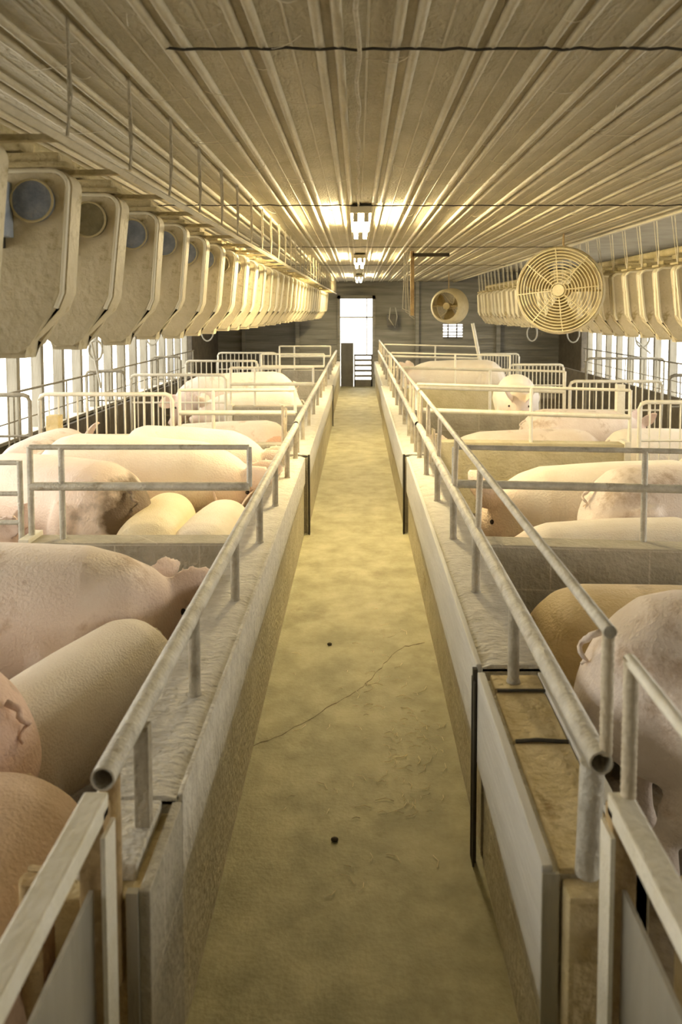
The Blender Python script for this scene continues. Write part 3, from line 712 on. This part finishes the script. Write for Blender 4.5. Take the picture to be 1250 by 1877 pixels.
# ------------------------------------------------------------ pigs
def pig_mesh(name, headpitch=-22, headyaw=0, lie=False, earstyle=0, legs=True, fat=1.0):
    b = NB(); dz = -.24 if lie else 0; fw = fat * (1.07 if lie else 1.0)
    body = [(-.835, .655, .04, .06), (-.82, .65, .12, .14), (-.77, .63, .19, .20), (-.68, .61, .235, .255), (-.54, .60, .265, .29), (-.30, .58, .275, .305), (-.05, .565, .278, .315),
            (.20, .57, .272, .30), (.40, .585, .258, .275), (.54, .60, .235, .25)]
    pts = [Vector((x * .85, 0, z + dz)) for x, z, _, _ in body]; rad = [(w_ * fw, h * (1 if not lie else .97)) for _, _, w_, h in body]
    nb = len(pts)
    head = [(.10, .205, .225, .35), (.10, .178, .205, .7), (.09, .155, .185, 1), (.08, .135, .158, 1), (.07, .105, .125, 1), (.06, .078, .092, 1), (.06, .064, .070, 1), (.05, .060, .060, 1), (.025, .062, .060, 1), (.012, .052, .05, 1)]
    p = pts[-1].copy(); dirs = []
    for (ds, w_, h, k) in head:
        pit, yw = R(headpitch * k), R(headyaw * k)
        d = Vector((math.cos(pit) * math.cos(yw), math.cos(pit) * math.sin(yw), math.sin(pit)))
        p = p + d * ds * .88; pts.append(p.copy()); rad.append((w_, h)); dirs.append(d)
    loft(b, pts, rad, 28, 2.15)
    hc = pts[nb + 2]; hd = dirs[3]; side = Vector((-hd.y, hd.x, 0)).normalized(); up = side.cross(hd) * -1
    if up.z < 0: up = -up
    # cheeks / jowls
    for s in (-1, 1):
        c = pts[nb + 2] - up * .075 + side * s * .085; sphere(b, c, .085, 12)
    if not lie:
        for s in (-1, 1):
            loft(b, [(.34, s * .13, .55), (.36, s * .165, .40), (.345, s * .165, .27), (.365, s * .16, .17), (.355, s * .16, .075), (.37, s * .16, .03), (.375, s * .16, 0)], [(.11, .14), (.085, .105), (.058, .068), (.047, .05), (.036, .038), (.045, .05), (.042, .05)], 14)
            loft(b, [(-.45, s * .10, .66), (-.43, s * .14, .52), (-.40, s * .165, .38), (-.475, s * .165, .27), (-.52, s * .16, .205), (-.50, s * .16, .10), (-.485, s * .16, .03), (-.48, s * .16, 0)], [(.14, .20), (.14, .19), (.095, .12), (.062, .075), (.048, .052), (.038, .04), (.046, .05), (.043, .05)], 14)
    else:
        for s in (-1, 1):
            loft(b, [(.36, s * .17, .26), (.46, s * .21, .12), (.40, s * .24, .06), (.60, s * .22, .045), (.74, s * .20, .035)], [.10, .08, .06, .045, .04], 12)
            loft(b, [(-.50, s * .14, .32), (-.36, s * .22, .22), (-.22, s * .27, .13), (-.42, s * .29, .06), (-.26, s * .31, .04), (-.16, s * .31, .035)], [.2, .17, .11, .06, .045, .035], 12)
    # ears
    for s in (-1, 1):
        base = hc + up * .145 + side * (s * .085)
        if earstyle == 0: ed = (up * .75 + side * s * .45 + hd * .25).normalized()
        else: ed = (hd * .62 + side * s * .55 + up * .42).normalized()
        if earstyle == 2: ed = (hd * .72 + up * .50 + side * s * .22).normalized()
        wd = (up - ed * up.dot(ed)).normalized() if earstyle == 2 else (hd - ed * hd.dot(ed)).normalized() if earstyle == 0 else (side * s - ed * (side * s).dot(ed)).normalized()
        nr = ed.cross(wd)
        P, Rr = [], []
        g = []
        for i, (t_, ww, cv) in enumerate(((-.03, .05, 0), (.03, .078, .012), (.09, .092, .02), (.15, .080, .02), (.20, .052, .006), (.235, .014, -.016))):
            c = base + ed * t_; ring = []
            for k in range(12):
                a = 2 * math.pi * k / 12
                ring.append(b.verts.new(c + wd * (math.cos(a) * ww) + nr * (math.sin(a) * .013 + cv * (1 - math.cos(a) ** 2 * 1.6))))
            g.append(ring)
        for i in range(5):
            for k in range(12): b.faces.new((g[i][k], g[i][(k + 1) % 12], g[i + 1][(k + 1) % 12], g[i + 1][k]))
        b.faces.new(g[0]); b.faces.new(g[-1])
    bmesh.ops.recalc_face_normals(b, faces=b.faces)
    me = bpy.data.meshes.new('tmp'); b.to_mesh(me); b.free()
    o = bpy.data.objects.new('tmp', me); C.objects.link(o)
    m1 = o.modifiers.new('r', 'REMESH'); m1.mode = 'VOXEL'; m1.voxel_size = .0135; m1.use_smooth_shade = True
    m2 = o.modifiers.new('s', 'SMOOTH'); m2.factor = .5; m2.iterations = 7
    dg = bpy.context.evaluated_depsgraph_get(); dg.update()
    out = bpy.data.meshes.new_from_object(o.evaluated_get(dg)); out.name = name
    bpy.data.objects.remove(o); bpy.data.meshes.remove(me)
    for p_ in out.polygons: p_.use_smooth = True
    # curly tail joined on to the same mesh
    b = NB(); b.from_mesh(out)
    tp = [(-.67, 0, .76 + dz), (-.705, .0, .745 + dz)] + [(-.725 + .012 * math.cos(i * .9), .02 * math.sin(i * .9), .735 + dz - i * .010) for i in range(10)]
    n0 = len(b.faces); loft(b, tp, [.011] * 4 + [.008] * 4 + [.005] * 4, 8)
    b.faces.ensure_lookup_table()
    for f in b.faces[n0:]: f.smooth = True
    b.to_mesh(out); b.free()
    eyes = [hc + hd * .075 + up * .085 + side * (s * .118) for s in (-1, 1)]
    sn = pts[-1]; nos = [sn + side * (s * .022) + hd * .002 for s in (-1, 1)]
    return out, eyes, nos
eyeme = bpy.data.meshes.new('eye'); b = NB(); sphere(b, (0, 0, 0), .014, 10); b.to_mesh(eyeme); b.free(); eyeme.materials.append(M['eye'])
nosme = bpy.data.meshes.new('nostril'); b = NB(); sphere(b, (0, 0, 0), .010, 8); b.to_mesh(nosme); b.free(); nosme.materials.append(M['nostril'])
V = {'stand': pig_mesh('pig_standing', -20, 0), 'turn': pig_mesh('pig_turned', -34, 46, earstyle=2), 'mid': pig_mesh('pig_mid', -30, 0, earstyle=2), 'low': pig_mesh('pig_head_low', -52, 0, earstyle=2),
     'lie': pig_mesh('pig_lying', -28, 0, lie=True), 'liet': pig_mesh('pig_lying_turned', -30, -25, lie=True, earstyle=1)}
def pig(x, y, heading, s, pose, m, label, roll=0, z=0, sz=1.0):
    me, eyes, nos = V[pose]
    t = bpy.data.objects.new('pig', me.copy()); C.objects.link(t); t.data.materials.clear(); t.data.materials.append(M[m])
    t.location = (x, y, z); t.rotation_euler = (R(roll), 0, R(heading)); t.scale = (s, s, s * sz)
    for e in eyes:
        q = bpy.data.objects.new('eye', eyeme); C.objects.link(q); q.parent = t; q.location = e
    for e in nos:
        q = bpy.data.objects.new('nostril', nosme); C.objects.link(q); q.parent = t; q.location = e
    tag(t, label, 'pig'); return t
# left side
pig(-1.46, 2.80, 6, .95, 'turn', 'pig', 'large pink sow standing broadside, head by the near left railing')
pig(-1.52, 1.97, 179, .88, 'stand', 'pigr', 'reddish pig cut by the left edge, rump towards the railing')
pig(-.93, 2.38, 246, .62, 'stand', 'pigw', 'smaller pig between the big sow and the near left railing', sz=1.12)
pig(-.87, 1.32, -91, .86, 'lie', 'pigb', 'brown-backed pig in the lower left corner beside the near gate', sz=1.12)
pig(-1.80, 4.42, 148, .98, 'stand', 'pigd', 'sow with dark dirty rump turned to the camera, left pen')
pig(-1.47, 5.02, -6, .97, 'mid', 'pigw', 'pale sow standing broadside with head lowered, behind the dirty-rumped one', sz=1.03)
pig(-1.27, 5.66, -2, .74, 'mid', 'pigw', 'white-backed sow half hidden behind the broadside sow', sz=1.30)
pig(-2.30, 5.62, 96, .92, 'stand', 'pig', 'pig at the left edge, its rounded rump beyond the dirty-rumped sow')
pig(-2.45, 3.98, 0, .80, 'stand', 'pig', 'pig cut by the left edge behind the nearest cross wall')
pig(-1.12, 4.24, 94, .70, 'stand', 'pigy', 'yellowish round back showing above the nearest left cross wall', sz=1.03)
pig(-.81, 4.22, 88, .68, 'stand', 'pigw', 'pale pink round back by the railing above the nearest left cross wall', sz=1.0)
pig(-1.58, 6.95, 2, .94, 'lie', 'pigr', 'pig lying flat behind the second left railing', sz=1.02)
pig(-1.34, 7.7, 180, .94, 'lie', 'pig', 'second lying pig, just beyond the flat lying one on the left')
pig(-1.55, 9.95, 183, 1.04, 'low', 'pig', 'big far pink sow on the left, head lowered towards the barred gate')
pig(-1.25, 9.35, 178, .82, 'stand', 'pigw', 'far pale pig in front of the big far left sow')
# right side
pig(1.32, 2.98, 2, .93, 'lie', 'pigo', 'ochre-soiled pig lying behind the biggest right sow', sz=1.02)
pig(1.38, 2.16, -8, .97, 'stand', 'pig', 'biggest pale sow at the right edge, by the near railing', sz=1.0)
pig(1.64, 4.9, 180, .98, 'lie', 'pigw', 'long pale pig lying with orange ears towards the right railing', sz=1.18)
pig(1.95, 4.30, 6, .94, 'stand', 'pig', 'pink-sided sow behind the nearest right cross wall, cut by the frame edge')
pig(1.34, 3.92, 178, .76, 'liet', 'pigw', 'pale pig lying lowest against the nearest right cross wall', sz=1.30)
pig(2.75, 5.45, 30, .84, 'stand', 'pigw', 'pale pig before the nearest right barred gate')
pig(1.58, 7.0, 176, .98, 'lie', 'pig', 'pig lying along the third right cross wall, flat back')
pig(2.20, 7.55, 10, .84, 'stand', 'pig', 'greyish pink pig standing right of the flat lying one')
pig(2.72, 6.86, 14, .74, 'stand', 'pigw', 'pale pig tucked beside the second right barred gate')
pig(1.62, 12.3, 160, 1.06, 'stand', 'pigw', 'big far white pig behind the lamplit yellowish cross wall on the right')
pig(2.05, 9.8, -100, .98, 'stand', 'pigw', 'far white pig standing end-on beside the third right gate')
